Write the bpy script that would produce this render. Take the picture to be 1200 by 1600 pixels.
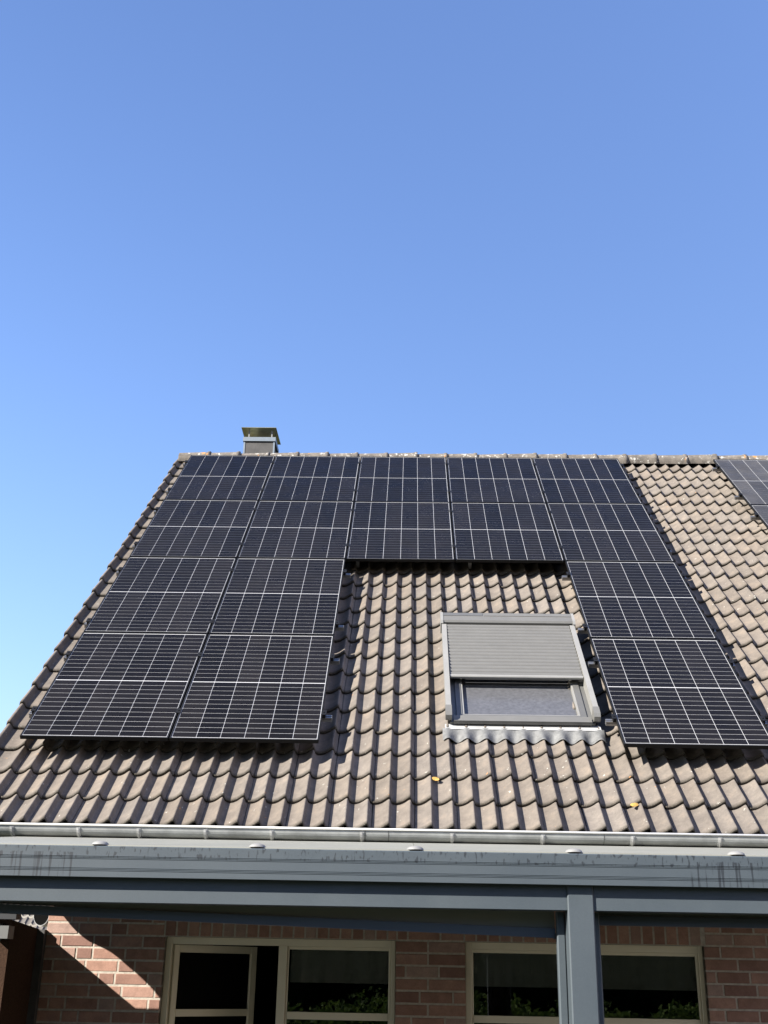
import bpy, math, random
from mathutils import Matrix, Vector, Euler
random.seed(7)
scene = bpy.context.scene
for o in list(bpy.data.objects): bpy.data.objects.remove(o)
col = scene.collection

# ---------------------------------------------------------------- camera
cam_d = bpy.data.cameras.new('camera'); cam = bpy.data.objects.new('camera', cam_d); col.objects.link(cam)
cam_d.sensor_fit = 'HORIZONTAL'; cam_d.sensor_width = 36.0; cam_d.lens = 1776.30 / 1200 * 36.0
cam_d.clip_start = 0.05; cam_d.clip_end = 2000
CAM = Vector((2.95997, -8.61434, 1.95))
rt = Vector((0.99968728, 0.01803896, 0.01731877)); dn = Vector((0.00929048, 0.37507763, -0.92694685)); fw = Vector((-0.02321704, 0.92681787, 0.37479274))
cm = Matrix.Identity(4)
for i in range(3):
    cm[i][0] = rt[i]; cm[i][1] = -dn[i]; cm[i][2] = -fw[i]; cm[i][3] = CAM[i]
cam.matrix_world = cm
scene.camera = cam
scene.render.resolution_x = 768; scene.render.resolution_y = 1024

# ---------------------------------------------------------------- light
SUN = Vector((-1.02, -0.674, 0.738)).normalized()
SUN_EL = math.asin(SUN.z); SUN_AZ = math.atan2(SUN.x, SUN.y)
world = bpy.data.worlds.new('World'); scene.world = world; world.use_nodes = True
wn = world.node_tree.nodes; wl = world.node_tree.links
sky = wn.new('ShaderNodeTexSky'); sky.sky_type = 'NISHITA'; sky.sun_disc = False
sky.sun_elevation = SUN_EL; sky.sun_rotation = -SUN_AZ
sky.altitude = 50; sky.air_density = 1.7; sky.dust_density = 1.4; sky.ozone_density = 8.5
bg = [n for n in wn if n.type == 'BACKGROUND'][0]; bg.inputs[1].default_value = 0.068
tint = wn.new('ShaderNodeVectorMath'); tint.operation = 'MULTIPLY'; tint.inputs[1].default_value = (1.05, 0.9, 1.0)   # the phone's white balance, over the whole sky
wl.new(sky.outputs[0], tint.inputs[0]); wl.new(tint.outputs[0], bg.inputs[0])
sl = bpy.data.lights.new('sun', 'SUN'); sl.energy = 5.0; sl.angle = math.radians(0.5); sl.color = (1.0, 0.94, 0.86)
so = bpy.data.objects.new('sun', sl); col.objects.link(so)
so.rotation_euler = SUN.to_track_quat('Z', 'Y').to_euler(); so.location = (-8, -12, 14)
vs = scene.view_settings
vs.view_transform = 'Standard'; vs.look = 'None'; vs.exposure = 1.94; vs.gamma = 1.0; vs.use_curve_mapping = False

# ---------------------------------------------------------------- node helpers
def new_mat(name):
    m = bpy.data.materials.new(name); m.use_nodes = True
    nt = m.node_tree; b = nt.nodes['Principled BSDF']
    return m, nt, b
def nd(nt, t, **kw):
    n = nt.nodes.new(t)
    for k, v in kw.items():
        if isinstance(k, str) and k.startswith('i_'): n.inputs[k[2:]].default_value = v
        else: setattr(n, k, v)
    return n
def noise(nt, vec, scale, detail=4, rough=0.6):
    n = nd(nt, 'ShaderNodeTexNoise'); n.inputs['Scale'].default_value = scale
    n.inputs['Detail'].default_value = detail; n.inputs['Roughness'].default_value = rough
    if vec is not None: nt.links.new(vec, n.inputs['Vector'])
    return n
def ramp(nt, src, stops):
    r = nd(nt, 'ShaderNodeValToRGB'); e = r.color_ramp.elements
    e[0].position, e[0].color = stops[0][0], stops[0][1]
    e[1].position, e[1].color = stops[-1][0], stops[-1][1]
    for p, c in stops[1:-1]:
        x = e.new(p); x.color = c
    nt.links.new(src, r.inputs[0]); return r
def g(v): return (v, v, v, 1)
def mixc(nt, fac, a, b, mode='MIX'):
    n = nd(nt, 'ShaderNodeMix', data_type='RGBA', blend_type=mode)
    for key, val in (('Factor', fac), ('A', a), ('B', b)):
        sock = [s for s in n.inputs if s.name == key and (s.type == ('VALUE' if key == 'Factor' else 'RGBA'))][0]
        if hasattr(val, 'is_output'): nt.links.new(val, sock)
        else: sock.default_value = val
    return [s for s in n.outputs if s.type == 'RGBA'][0]
def math_n(nt, op, a, b=None, c=None):
    n = nd(nt, 'ShaderNodeMath', operation=op)
    for i, v in enumerate((a, b, c)):
        if v is None: continue
        if hasattr(v, 'is_output'): nt.links.new(v, n.inputs[i])
        else: n.inputs[i].default_value = v
    return n.outputs[0]
def bump(nt, b, h, strength, dist):
    n = nd(nt, 'ShaderNodeBump'); n.inputs['Strength'].default_value = strength; n.inputs['Distance'].default_value = dist
    nt.links.new(h, n.inputs['Height']); nt.links.new(n.outputs[0], b.inputs['Normal'])
def obj_vec(nt, spread=40.0):
    """object coordinates, shifted by a random amount for every object"""
    tc = nd(nt, 'ShaderNodeTexCoord'); oi = nd(nt, 'ShaderNodeObjectInfo')
    cx = nd(nt, 'ShaderNodeCombineXYZ')
    a = math_n(nt, 'MULTIPLY', oi.outputs['Random'], spread); b_ = math_n(nt, 'MULTIPLY', oi.outputs['Random'], spread * 7.3)
    nt.links.new(a, cx.inputs[0]); nt.links.new(b_, cx.inputs[1]); nt.links.new(a, cx.inputs[2])
    ad = nd(nt, 'ShaderNodeVectorMath', operation='ADD')
    nt.links.new(tc.outputs['Object'], ad.inputs[0]); nt.links.new(cx.outputs[0], ad.inputs[1])
    return ad.outputs[0], tc, oi

# ---------------------------------------------------------------- materials
def tile_material():
    m, nt, b = new_mat('concrete_tile')
    v, tc, oi = obj_vec(nt)
    n1 = noise(nt, v, 9, 5, 0.65); n2 = noise(nt, v, 60, 3); n3 = noise(nt, v, 260, 2)
    c = ramp(nt, n1.outputs[0], [(0.3, (.088, .075, .063, 1)), (0.52, (.113, .097, .081, 1)), (0.72, (.147, .121, .096, 1))]).outputs[0]
    c = mixc(nt, 0.35, c, ramp(nt, n2.outputs[0], [(0.3, g(.5)), (0.7, g(1.0))]).outputs[0], 'MULTIPLY')
    br = math_n(nt, 'MULTIPLY_ADD', oi.outputs['Random'], 0.2, 0.9)
    hsv = nd(nt, 'ShaderNodeHueSaturation'); nt.links.new(c, hsv.inputs['Color']); nt.links.new(br, hsv.inputs['Value'])
    rs = math_n(nt, 'FRACT', math_n(nt, 'MULTIPLY', oi.outputs['Random'], 17.7))
    nt.links.new(math_n(nt, 'MULTIPLY_ADD', rs, 0.25, 0.86), hsv.inputs['Saturation'])
    c = hsv.outputs[0]
    # moss and dirt on the lower lip, darkened further as painted row shadow
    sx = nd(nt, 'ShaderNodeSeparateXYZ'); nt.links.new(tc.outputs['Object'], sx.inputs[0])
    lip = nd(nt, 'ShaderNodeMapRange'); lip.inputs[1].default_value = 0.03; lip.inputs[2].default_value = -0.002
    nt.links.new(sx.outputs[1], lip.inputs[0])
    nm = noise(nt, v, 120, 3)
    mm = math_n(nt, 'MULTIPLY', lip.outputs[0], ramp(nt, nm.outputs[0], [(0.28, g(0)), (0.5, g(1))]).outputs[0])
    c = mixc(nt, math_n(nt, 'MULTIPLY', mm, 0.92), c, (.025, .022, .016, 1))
    # pale and orange lichen with their own outlines
    nl = noise(nt, v, 22, 4, 0.7); l1 = ramp(nt, nl.outputs[0], [(0.675, g(0)), (0.70, g(1))]).outputs[0]
    c = mixc(nt, l1, c, (.30, .295, .26, 1))
    no = noise(nt, v, 15, 4, 0.75)
    c = mixc(nt, ramp(nt, no.outputs[0], [(0.70, g(0)), (0.725, g(1))]).outputs[0], c, (.26, .13, .05, 1))
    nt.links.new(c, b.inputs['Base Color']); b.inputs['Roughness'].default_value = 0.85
    b.inputs['Specular IOR Level'].default_value = 0.25
    h = math_n(nt, 'ADD', n2.outputs[0], math_n(nt, 'MULTIPLY', n3.outputs[0], 0.6))
    bump(nt, b, h, 0.35, 0.004)
    return m
def ridge_material():
    m, nt, b = new_mat('lichen_ridge')
    v, tc, oi = obj_vec(nt)
    n1 = noise(nt, v, 12, 5); c = ramp(nt, n1.outputs[0], [(0.3, (.045, .04, .034, 1)), (0.7, (.11, .096, .08, 1))]).outputs[0]
    nl = noise(nt, v, 16, 5, 0.72)
    c = mixc(nt, ramp(nt, nl.outputs[0], [(0.57, g(0)), (0.62, g(1))]).outputs[0], c, (.28, .275, .25, 1))
    no = noise(nt, v, 7, 3, 0.6)
    c = mixc(nt, ramp(nt, no.outputs[0], [(0.66, g(0)), (0.69, g(1))]).outputs[0], c, (.26, .12, .03, 1))
    nt.links.new(c, b.inputs['Base Color']); b.inputs['Roughness'].default_value = 0.95
    bump(nt, b, nl.outputs[0], 0.6, 0.01); return m
def plain(name, base, rough, metal=0.0, var=0.15, scale=6.0, spec=0.5, bs=0.0, bscale=80):
    m, nt, b = new_mat(name)
    v, tc, oi = obj_vec(nt)
    n1 = noise(nt, v, scale, 5, 0.65)
    base = tuple(x * .61 for x in base)
    lo = tuple(x * (1 - var) for x in base) + (1,); hi = tuple(min(1, x * (1 + var)) for x in base) + (1,)
    c = ramp(nt, n1.outputs[0], [(0.3, lo), (0.7, hi)]).outputs[0]
    nt.links.new(c, b.inputs['Base Color'])
    b.inputs['Roughness'].default_value = rough; b.inputs['Metallic'].default_value = metal; b.inputs['Specular IOR Level'].default_value = spec
    if bs: bump(nt, b, noise(nt, v, bscale, 3).outputs[0], bs, 0.004)
    return m
def brick_material():
    m, nt, b = new_mat('red_brick')
    v, tc, oi = obj_vec(nt)
    c0 = ramp(nt, oi.outputs['Random'], [(0.0, (.16, .092, .073, 1)), (0.3, (.225, .13, .098, 1)), (0.6, (.285, .172, .13, 1)), (0.82, (.24, .152, .122, 1)), (1.0, (.27, .195, .162, 1))]).outputs[0]
    n1 = noise(nt, v, 14, 5); n2 = noise(nt, v, 110, 3)
    c = mixc(nt, 0.5, c0, ramp(nt, n1.outputs[0], [(0.3, g(.62)), (0.7, g(1.25))]).outputs[0], 'MULTIPLY')
    c = mixc(nt, 0.3, c, ramp(nt, n2.outputs[0], [(0.3, g(.6)), (0.7, g(1.2))]).outputs[0], 'MULTIPLY')
    nt.links.new(c, b.inputs['Base Color']); b.inputs['Roughness'].default_value = 0.9; b.inputs['Specular IOR Level'].default_value = 0.2
    bump(nt, b, n2.outputs[0], 0.4, 0.004); return m
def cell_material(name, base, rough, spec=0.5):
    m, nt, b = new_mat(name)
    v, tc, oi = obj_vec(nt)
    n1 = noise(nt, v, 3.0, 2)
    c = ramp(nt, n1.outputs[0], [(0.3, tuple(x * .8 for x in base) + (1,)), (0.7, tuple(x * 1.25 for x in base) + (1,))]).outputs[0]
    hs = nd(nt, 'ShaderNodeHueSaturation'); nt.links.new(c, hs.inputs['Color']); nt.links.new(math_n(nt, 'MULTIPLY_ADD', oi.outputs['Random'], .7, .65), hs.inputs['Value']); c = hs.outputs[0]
    # printed bus bars running up the cell, barely lighter than the silicon
    sx = nd(nt, 'ShaderNodeSeparateXYZ'); nt.links.new(tc.outputs['Object'], sx.inputs[0])
    fr = math_n(nt, 'FRACT', math_n(nt, 'MULTIPLY', sx.outputs[0], 1 / 0.0178))
    line = math_n(nt, 'LESS_THAN', fr, 0.05)
    c = mixc(nt, line, c, (.0062, .0056, .0055, 1))
    nt.links.new(c, b.inputs['Base Color'])
    b.inputs['Roughness'].default_value = rough; b.inputs['Specular IOR Level'].default_value = spec
    dust = noise(nt, v, 5, 4); nt.links.new(ramp(nt, dust.outputs[0], [(0.3, g(rough * .8)), (0.75, g(rough * 1.5))]).outputs[0], b.inputs['Roughness'])
    return m
def beam_material():
    m, nt, b = new_mat('blue_grey_paint')
    tc = nd(nt, 'ShaderNodeTexCoord'); sx = nd(nt, 'ShaderNodeSeparateXYZ'); nt.links.new(tc.outputs['Object'], sx.inputs[0])
    n1 = noise(nt, tc.outputs['Object'], 3.0, 5, 0.7); n2 = noise(nt, tc.outputs['Object'], 140, 2)
    c = ramp(nt, n1.outputs[0], [(0.3, (.032, .042, .0495, 1)), (0.7, (.040, .0505, .0575, 1))]).outputs[0]
    c = mixc(nt, 0.18, c, ramp(nt, n2.outputs[0], [(0.3, g(.6)), (0.7, g(1.3))]).outputs[0], 'MULTIPLY')
    # dried run marks left by drips: thin vertical streaks, gathered at the two ends of the beam
    cx = nd(nt, 'ShaderNodeCombineXYZ'); nt.links.new(math_n(nt, 'MULTIPLY', sx.outputs[0], 62.0), cx.inputs[0]); nt.links.new(math_n(nt, 'MULTIPLY', sx.outputs[2], 2.2), cx.inputs[2])
    st = noise(nt, cx.outputs[0], 1.0, 2, 0.5)
    long_ = ramp(nt, st.outputs[0], [(0.545, g(0)), (0.60, g(1))]).outputs[0]
    za = math_n(nt, 'LESS_THAN', sx.outputs[0], 1.40); zb = math_n(nt, 'GREATER_THAN', sx.outputs[0], 4.28)
    ends = math_n(nt, 'MAXIMUM', za, zb)
    zlim = math_n(nt, 'MULTIPLY', math_n(nt, 'LESS_THAN', sx.outputs[2], 2.455), math_n(nt, 'GREATER_THAN', sx.outputs[2], 2.3428))
    big = math_n(nt, 'MULTIPLY', math_n(nt, 'MULTIPLY', long_, ends), zlim)
    cx2 = nd(nt, 'ShaderNodeCombineXYZ'); nt.links.new(math_n(nt, 'MULTIPLY', sx.outputs[0], 75.0), cx2.inputs[0]); nt.links.new(math_n(nt, 'MULTIPLY', sx.outputs[2], 26), cx2.inputs[2])
    s2 = noise(nt, cx2.outputs[0], 1.0, 2, 0.5)
    sh = ramp(nt, s2.outputs[0], [(0.58, g(0)), (0.63, g(1))]).outputs[0]
    top = math_n(nt, 'GREATER_THAN', sx.outputs[2], 2.428)
    small = math_n(nt, 'MULTIPLY', sh, top)
    mk = math_n(nt, 'MULTIPLY', math_n(nt, 'MAXIMUM', big, small), 0.88)
    c = mixc(nt, mk, c, (.010, .013, .016, 1))
    nt.links.new(c, b.inputs['Base Color']); b.inputs['Roughness'].default_value = 0.55; b.inputs['Specular IOR Level'].default_value = 0.4
    bump(nt, b, n2.outputs[0], 0.1, 0.001)
    return m
def glass_material(name, tint, gl=1.0, rough=0.01):
    m, nt, b = new_mat(name); nt.nodes.remove(b)
    out = [n for n in nt.nodes if n.type == 'OUTPUT_MATERIAL'][0]
    tr = nd(nt, 'ShaderNodeBsdfTransparent'); tr.inputs[0].default_value = tint
    gs = nd(nt, 'ShaderNodeBsdfGlossy'); gs.inputs['Roughness'].default_value = rough; gs.inputs[0].default_value = (gl, gl, gl, 1)
    fr = nd(nt, 'ShaderNodeFresnel'); fr.inputs[0].default_value = 1.52
    mx = nd(nt, 'ShaderNodeMixShader')
    nt.links.new(math_n(nt, 'MULTIPLY_ADD', fr.outputs[0], 1.25, 0.01), mx.inputs[0]); nt.links.new(tr.outputs[0], mx.inputs[1]); nt.links.new(gs.outputs[0], mx.inputs[2])
    nt.links.new(mx.outputs[0], out.inputs[0]); return m
def fabric_material(name, colr, trans=0.35):
    m, nt, b = new_mat(name)
    out = [n for n in nt.nodes if n.type == 'OUTPUT_MATERIAL'][0]
    b.inputs['Base Color'].default_value = colr; b.inputs['Roughness'].default_value = 0.95
    tl = nd(nt, 'ShaderNodeBsdfTranslucent'); tl.inputs[0].default_value = colr
    mx = nd(nt, 'ShaderNodeMixShader'); mx.inputs[0].default_value = trans
    nt.links.new(b.outputs[0], mx.inputs[1]); nt.links.new(tl.outputs[0], mx.inputs[2]); nt.links.new(mx.outputs[0], out.inputs[0])
    return m
def leaf_material(name, a, c2):
    m, nt, b = new_mat(name)
    geo = nd(nt, 'ShaderNodeNewGeometry')
    c = ramp(nt, geo.outputs['Random Per Island'], [(0.0, a), (1.0, c2)]).outputs[0]
    nt.links.new(c, b.inputs['Base Color']); b.inputs['Roughness'].default_value = 0.8; b.inputs['Specular IOR Level'].default_value = 0.08
    out = [n for n in nt.nodes if n.type == 'OUTPUT_MATERIAL'][0]
    tl = nd(nt, 'ShaderNodeBsdfTranslucent'); nt.links.new(c, tl.inputs[0])
    mx = nd(nt, 'ShaderNodeMixShader'); mx.inputs[0].default_value = 0.3
    nt.links.new(b.outputs[0], mx.inputs[1]); nt.links.new(tl.outputs[0], mx.inputs[2]); nt.links.new(mx.outputs[0], out.inputs[0])
    return m

MT = dict(
    tile=tile_material(), ridge=ridge_material(), brick=brick_material(), beam=beam_material(),
    mortar=plain('mortar', (.48, .43, .36), .95, var=.25, scale=30, bs=.5),
    deck=plain('roof_felt', (.03, .03, .03), .9),
    black=plain('black_anodised_frame', (.010, .010, .010), .5, var=.2, spec=.2),
    white_sheet=plain('white_backsheet', (.56, .565, .57), .3, var=.04),
    cell=cell_material('mono_cell', (.0054, .0047, .0044), .28, .10),
    cell_grey=cell_material('grey_cell', (.036, .034, .031), .3, .2),  # greyer base stands in for stronger sky reflection on the far panels
    alu=plain('mill_aluminium', (.45, .45, .45), .35, metal=.8, var=.08),
    zinc=plain('weathered_zinc', (.36, .375, .365), .5, metal=.15, var=.3, scale=4.5),
    zinc_lt=plain('bright_zinc', (.55, .555, .545), .4, metal=.3, var=.15),
    cream=plain('cream_board', (.30, .305, .26), .6, var=.05),
    frame=plain('cream_window_frame', (.92, .84, .65), .4, var=.05),
    shutter=plain('grey_shutter', (.165, .162, .148), .45, metal=.1, var=.07),
    rail_grey=plain('light_shutter_rail', (.29, .286, .265), .4, metal=.1, var=.08),
    sash=plain('grey_sash', (.13, .13, .124), .4, metal=.1, var=.08),
    lead=plain('pleated_lead', (.15, .153, .15), .7, metal=.15, var=.25, scale=25, bs=.6, bscale=60),
    sky_pane=plain('dusty_skylight_glass', (.105, .107, .114), .25, var=.2, scale=30),
    slate=plain('slate_cladding', (.06, .058, .055), .8, var=.3, scale=9),
    steel=plain('olive_reflection_steel', (.62, .55, .28), .3, metal=.8, var=.3),  # yellowish base paints in the olive reflection under the cowl
    leadblue=plain('lead_band', (.22, .26, .29), .45, metal=.3, var=.1),
    render_=plain('brown_roughcast', (.06, .034, .022), 1.0, var=.45, scale=90, bs=1.0, bscale=150, spec=.1),
    white=plain('white_cap', (.24, .238, .228), .6, var=.05),
    grey=plain('grey_bracket', (.14, .14, .135), .5, var=.1),
    dark=plain('dark_room', (.015, .014, .013), .9),
    darkpl=plain('dark_plastic', (.018, .02, .024), .5),
    bluebar=plain('blue_grey_bar', (.05, .065, .085), .45, var=.08),
    fabric=fabric_material('awning_fabric', (.20, .20, .185, 1), .12),
    screen=fabric_material('screen_fabric', (.16, .16, .14, 1), .25),
    glass=glass_material('window_glass', (.86, .87, .86, 1)),
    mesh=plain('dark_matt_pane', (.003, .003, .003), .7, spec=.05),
    opal=plain('opal_roof_sheet', (.27, .272, .235), .5, var=.08, scale=2),
    blind=fabric_material('pale_blind', (.42, .42, .40, 1), .2),
    leafy=plain('yellow_leaf', (.42, .25, .05), .8, var=.3, scale=60),
    leafcore=plain('hedge_inside', (.015, .025, .01), .95),
    clear=glass_material('canopy_glass', (.85, .88, .88, 1), 1.0, .02),
    lawn=plain('lawn', (.032, .052, .017), .95, var=.4, scale=.8, bs=.8, bscale=40),
    paving=plain('paving', (.06, .057, .053), .85, var=.15, scale=4),
    bark=plain('bark', (.09, .07, .05), .95, var=.3, scale=12),
    leafa=leaf_material('leaves_dark', (.006, .013, .004, 1), (.018, .03, .008, 1)),
    leafb=leaf_material('leaves_light', (.018, .038, .008, 1), (.075, .11, .024, 1)),
    ntile=plain('pale_neighbour_tile', (.10, .088, .075), .8, var=.15),
)

# ---------------------------------------------------------------- mesh helpers
class MB:
    def __init__(s): s.v = []; s.f = []
    def add(s, vs_, fs):
        k = len(s.v); s.v += [tuple(p) for p in vs_]; s.f += [tuple(i + k for i in q) for q in fs]
    def box(s, x0, x1, y0, y1, z0, z1):
        s.add([(x0, y0, z0), (x1, y0, z0), (x1, y1, z0), (x0, y1, z0), (x0, y0, z1), (x1, y0, z1), (x1, y1, z1), (x0, y1, z1)],
              [(3, 2, 1, 0), (4, 5, 6, 7), (0, 1, 5, 4), (1, 2, 6, 5), (2, 3, 7, 6), (3, 0, 4, 7)])
    def cbox(s, x0, x1, y0, y1, z0, z1, c=0.004):
        """box with its long edges chamfered in the y-z and x sides of the face towards -y and every z edge"""
        s.prism([(x0 + c, y0), (x1 - c, y0), (x1, y0 + c), (x1, y1), (x0, y1), (x0, y0 + c)], z0, z1)
    def prism(s, poly, z0, z1):
        n = len(poly); vs_ = [(x, y, z0) for x, y in poly] + [(x, y, z1) for x, y in poly]
        s.add(vs_, [tuple(range(n - 1, -1, -1)), tuple(range(n, 2 * n))] + [(i, (i + 1) % n, (i + 1) % n + n, i + n) for i in range(n)])
    def extrude_x(s, prof, x0, x1, caps=True):
        """prof: closed list of (y, z)"""
        n = len(prof); vs_ = [(x0, y, z) for y, z in prof] + [(x1, y, z) for y, z in prof]
        fs = [(i, i + n, (i + 1) % n + n, (i + 1) % n) for i in range(n)]
        if caps: fs += [tuple(range(n)), tuple(range(2 * n - 1, n - 1, -1))]
        s.add(vs_, fs)
    def cyl(s, p0, p1, r0, r1=None, n=12):
        r1 = r0 if r1 is None else r1
        p0 = Vector(p0); p1 = Vector(p1); d = (p1 - p0).normalized()
        a = d.orthogonal().normalized(); b = d.cross(a)
        vs_ = [p0 + (a * math.cos(2 * math.pi * i / n) + b * math.sin(2 * math.pi * i / n)) * r0 for i in range(n)]
        vs_ += [p1 + (a * math.cos(2 * math.pi * i / n) + b * math.sin(2 * math.pi * i / n)) * r1 for i in range(n)]
        s.add(vs_, [(i, (i + 1) % n, (i + 1) % n + n, i + n) for i in range(n)] + [tuple(range(n - 1, -1, -1)), tuple(range(n, 2 * n))])
    def mesh(s, name, smooth=False):
        me = bpy.data.meshes.new(name); me.from_pydata(s.v, [], s.f); me.update()
        if smooth:
            for p in me.polygons: p.use_smooth = True
        return me
WORLD = {}
def place(me, name, mat=None, parent=None, mw=None):
    if mat is not None and not me.materials: me.materials.append(mat)
    o = bpy.data.objects.new(name, me); col.objects.link(o)
    mw = mw if mw is not None else Matrix.Identity(4)
    o.matrix_world = mw; WORLD[o.name] = mw
    if parent is not None:
        o.parent = parent; o.matrix_parent_inverse = WORLD[parent.name].inverted(); o.matrix_basis = mw
    return o
def thing(name, label, cat, loc=(0, 0, 0), group=None, kind=None):
    o = bpy.data.objects.new(name, None); col.objects.link(o); o.empty_display_size = 0.2
    mw = Matrix.Translation(loc); o.matrix_world = mw; WORLD[o.name] = mw
    tag(o, label, cat, group, kind); return o
def part_empty(name, parent, loc=(0, 0, 0), label=None):
    o = bpy.data.objects.new(name, None); col.objects.link(o); o.empty_display_size = 0.1
    mw = Matrix.Translation(loc); WORLD[o.name] = mw
    o.parent = parent; o.matrix_parent_inverse = WORLD[parent.name].inverted(); o.matrix_basis = mw
    if label: o['label'] = label
    return o
def tag(o, label=None, cat=None, group=None, kind=None):
    if label: o['label'] = label
    if cat: o['category'] = cat
    if group: o['group'] = group
    if kind: o['kind'] = kind
    return o

# ---------------------------------------------------------------- roof frame: u along the ridge, v up the slope, n out of the roof
TH = math.radians(42.4); CT, ST = math.cos(TH), math.sin(TH); ZO = 3.56686
RM = Matrix(((1, 0, 0, 0), (0, CT, -ST, 0), (0, ST, CT, ZO), (0, 0, 0, 1)))
RMI = RM.inverted()
def rw(u, v, n): return RM @ Vector((u, v, n))
def rmat(u, v, n): return RM @ Matrix.Translation((u, v, n))
CAMR = RMI @ CAM
def to_plane(p, n0=0.0):
    """where the line of sight from the photograph's position to p (roof frame) crosses the plane n = n0"""
    k = (n0 - CAMR.z) / (p.z - CAMR.z); return CAMR + (p - CAMR) * k
def pixel(p):
    d = p - CAM; z = d.dot(fw); return 600 + 1776.3 * d.dot(rt) / z, 800 + 1776.3 * d.dot(dn) / z

XL, XR = -0.275, 9.7            # roof ends
YW = -0.38                      # face of the garden wall of the house
V_RIDGE = 7.47

# ---------------------------------------------------------------- ground
m = MB(); m.add([(-600, -600, 0), (600, -600, 0), (600, 900, 0), (-600, 900, 0)], [(0, 1, 2, 3)])
tag(place(m.mesh('lawn'), 'lawn', MT['lawn']), 'mown garden lawn around the house', 'lawn', kind='structure')
m = MB(); m.box(-0.1, 7.4, -4.2, YW - .003, 0.0, 0.03)
tag(place(m.mesh('patio'), 'patio', MT['paving']), 'pale paved patio under the canopy', 'patio', kind='structure')

# ---------------------------------------------------------------- house
house = thing('house', 'red brick house with brown tiled pitched roof behind the canopy', 'house', (0.5, YW, 0))
# roof: deck, back slope
roof_mb = MB()
def slab(mb, u0, u1, v0, v1, n0, n1):
    pts = [rw(u, v, n) for n in (n0, n1) for u, v in ((u0, v0), (u1, v0), (u1, v1), (u0, v1))]
    mb.add(pts, [(3, 2, 1, 0), (4, 5, 6, 7), (0, 1, 5, 4), (1, 2, 6, 5), (2, 3, 7, 6), (3, 0, 4, 7)])
slab(roof_mb, XL + .03, XR, -0.74, V_RIDGE, -0.345, -0.257)
apex = rw(0, V_RIDGE, -0.215); low = rw(0, -0.74, -0.24)
yb = apex.y + (apex.y - low.y)
roof_mb.add([(XL + .03, apex.y, apex.z), (XR, apex.y, apex.z), (XR, yb, low.z), (XL + .03, yb, low.z),
             (XL + .03, apex.y, apex.z - .12), (XR, apex.y, apex.z - .12), (XR, yb, low.z - .12), (XL + .03, yb, low.z - .12)],
            [(0, 1, 2, 3), (7, 6, 5, 4), (3, 2, 6, 7), (0, 3, 7, 4), (1, 5, 6, 2)])
roof = place(roof_mb.mesh('roof'), 'roof', MT['deck'], house)

# ---- one double-roll concrete tile; x across, y up the slope from its lower edge, z out of the roof
PER = 0.150
PROF = [(0, .003), (.06, .0005), (.15, .0), (.3, .0055), (.44, .016), (.55, .0275), (.65, .0405), (.715, .0485), (.76, .052), (.795, .051), (.82, .046), (.84, .037), (.86, .025), (.885, .013), (.935, .006)]
GAUGE = 0.319; STEP = 0.031
def tile_profile(a):
    k = math.floor(a); a -= k
    pts = PROF + [(1.0, .004)]
    for (a0, h0), (a1, h1) in zip(pts, pts[1:]):
        if a <= a1: return h0 + (h1 - h0) * (a - a0) / (a1 - a0)
    return .004
def tile_mesh(name, xs_h, length=0.352):
    """xs_h: list of (x, height)"""
    mb = MB(); rows = []
    for (dy, dz, drop) in ((.012, -.030, 0), (.003, -.0285, 0), (-.001, -.018, 0), (.0015, -.009, 0), (.010, -.0025, 0), (.026, 0, 0), (length, 0, 0)):
        rows.append([(x, dy, h + dz + STEP * (1 - dy / GAUGE)) for x, h in xs_h])
    n = len(xs_h)
    vs_ = [p for r in rows for p in r]; fs = []
    for r in range(len(rows) - 1):
        for i in range(n - 1):
            fs.append((r * n + i, r * n + i + 1, (r + 1) * n + i + 1, (r + 1) * n + i))
    # side skirts so that an edge never shows as paper
    base = len(vs_)
    for side in (0, n - 1):
        top = [r * n + side for r in range(1, len(rows))]
        b0 = len(vs_)
        vs_ += [(vs_[i][0], vs_[i][1], vs_[i][2] - .016) for i in top]
        for j in range(len(top) - 1):
            q = (top[j], top[j + 1], b0 + j + 1, b0 + j)
            fs.append(q if side == 0 else q[::-1])
    mb.add(vs_, fs)
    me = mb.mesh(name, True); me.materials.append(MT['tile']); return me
xs = []
for w in range(2):
    for a, h in PROF: xs.append(((w + a) * PER + .0012, h * (1.0 if w == 0 else .955)))
xs.append((2 * PER - .0012, .0045))
TILE = tile_mesh('roof_tile', xs)
U0 = 2.258 - 15 * PER            # start of the first regular column
# verge tile: roll along the outer edge, long pan, one regular wave
vx = [(-.275 - U0, -.085), (-.2745 - U0, .020), (-.270 - U0, .040), (-.258 - U0, .054), (-.245 - U0, .057), (-.236 - U0, .052), (-.229 - U0, .036), (-.222 - U0, .014), (-.212 - U0, .004), (-.17 - U0, .0)]
vx += [(a * PER - PER + .001, h) for a, h in PROF[1:]] + [(-.0012, .0045)]
VERGE = tile_mesh('verge_tile', vx)

PW, PH, GX, GY = 1.134, 1.762, .0125, .0195
COLOFF = [.0034, -.0005, -.0086, -.0016, .007]
panels = []                      # (u, v, column, row, far)
for c in range(5):
    for r in range(4):
        if c in (2, 3) and r < 2: continue
        panels.append((c * (PW + GX), r * (PH + GY) + COLOFF[c], c, r, False))
for r in (2, 3): panels.append((6.99, r * (PH + GY) + .0, 5, r, True))
SK = (3.27, 4.47, .52, 2.2)      # roof window opening
def covered(p):
    q = to_plane(p)
    return any(u - .006 <= q.x <= u + PW + .006 and v - .006 <= q.y <= v + PH + .006 for u, v, *_ in panels)

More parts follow.
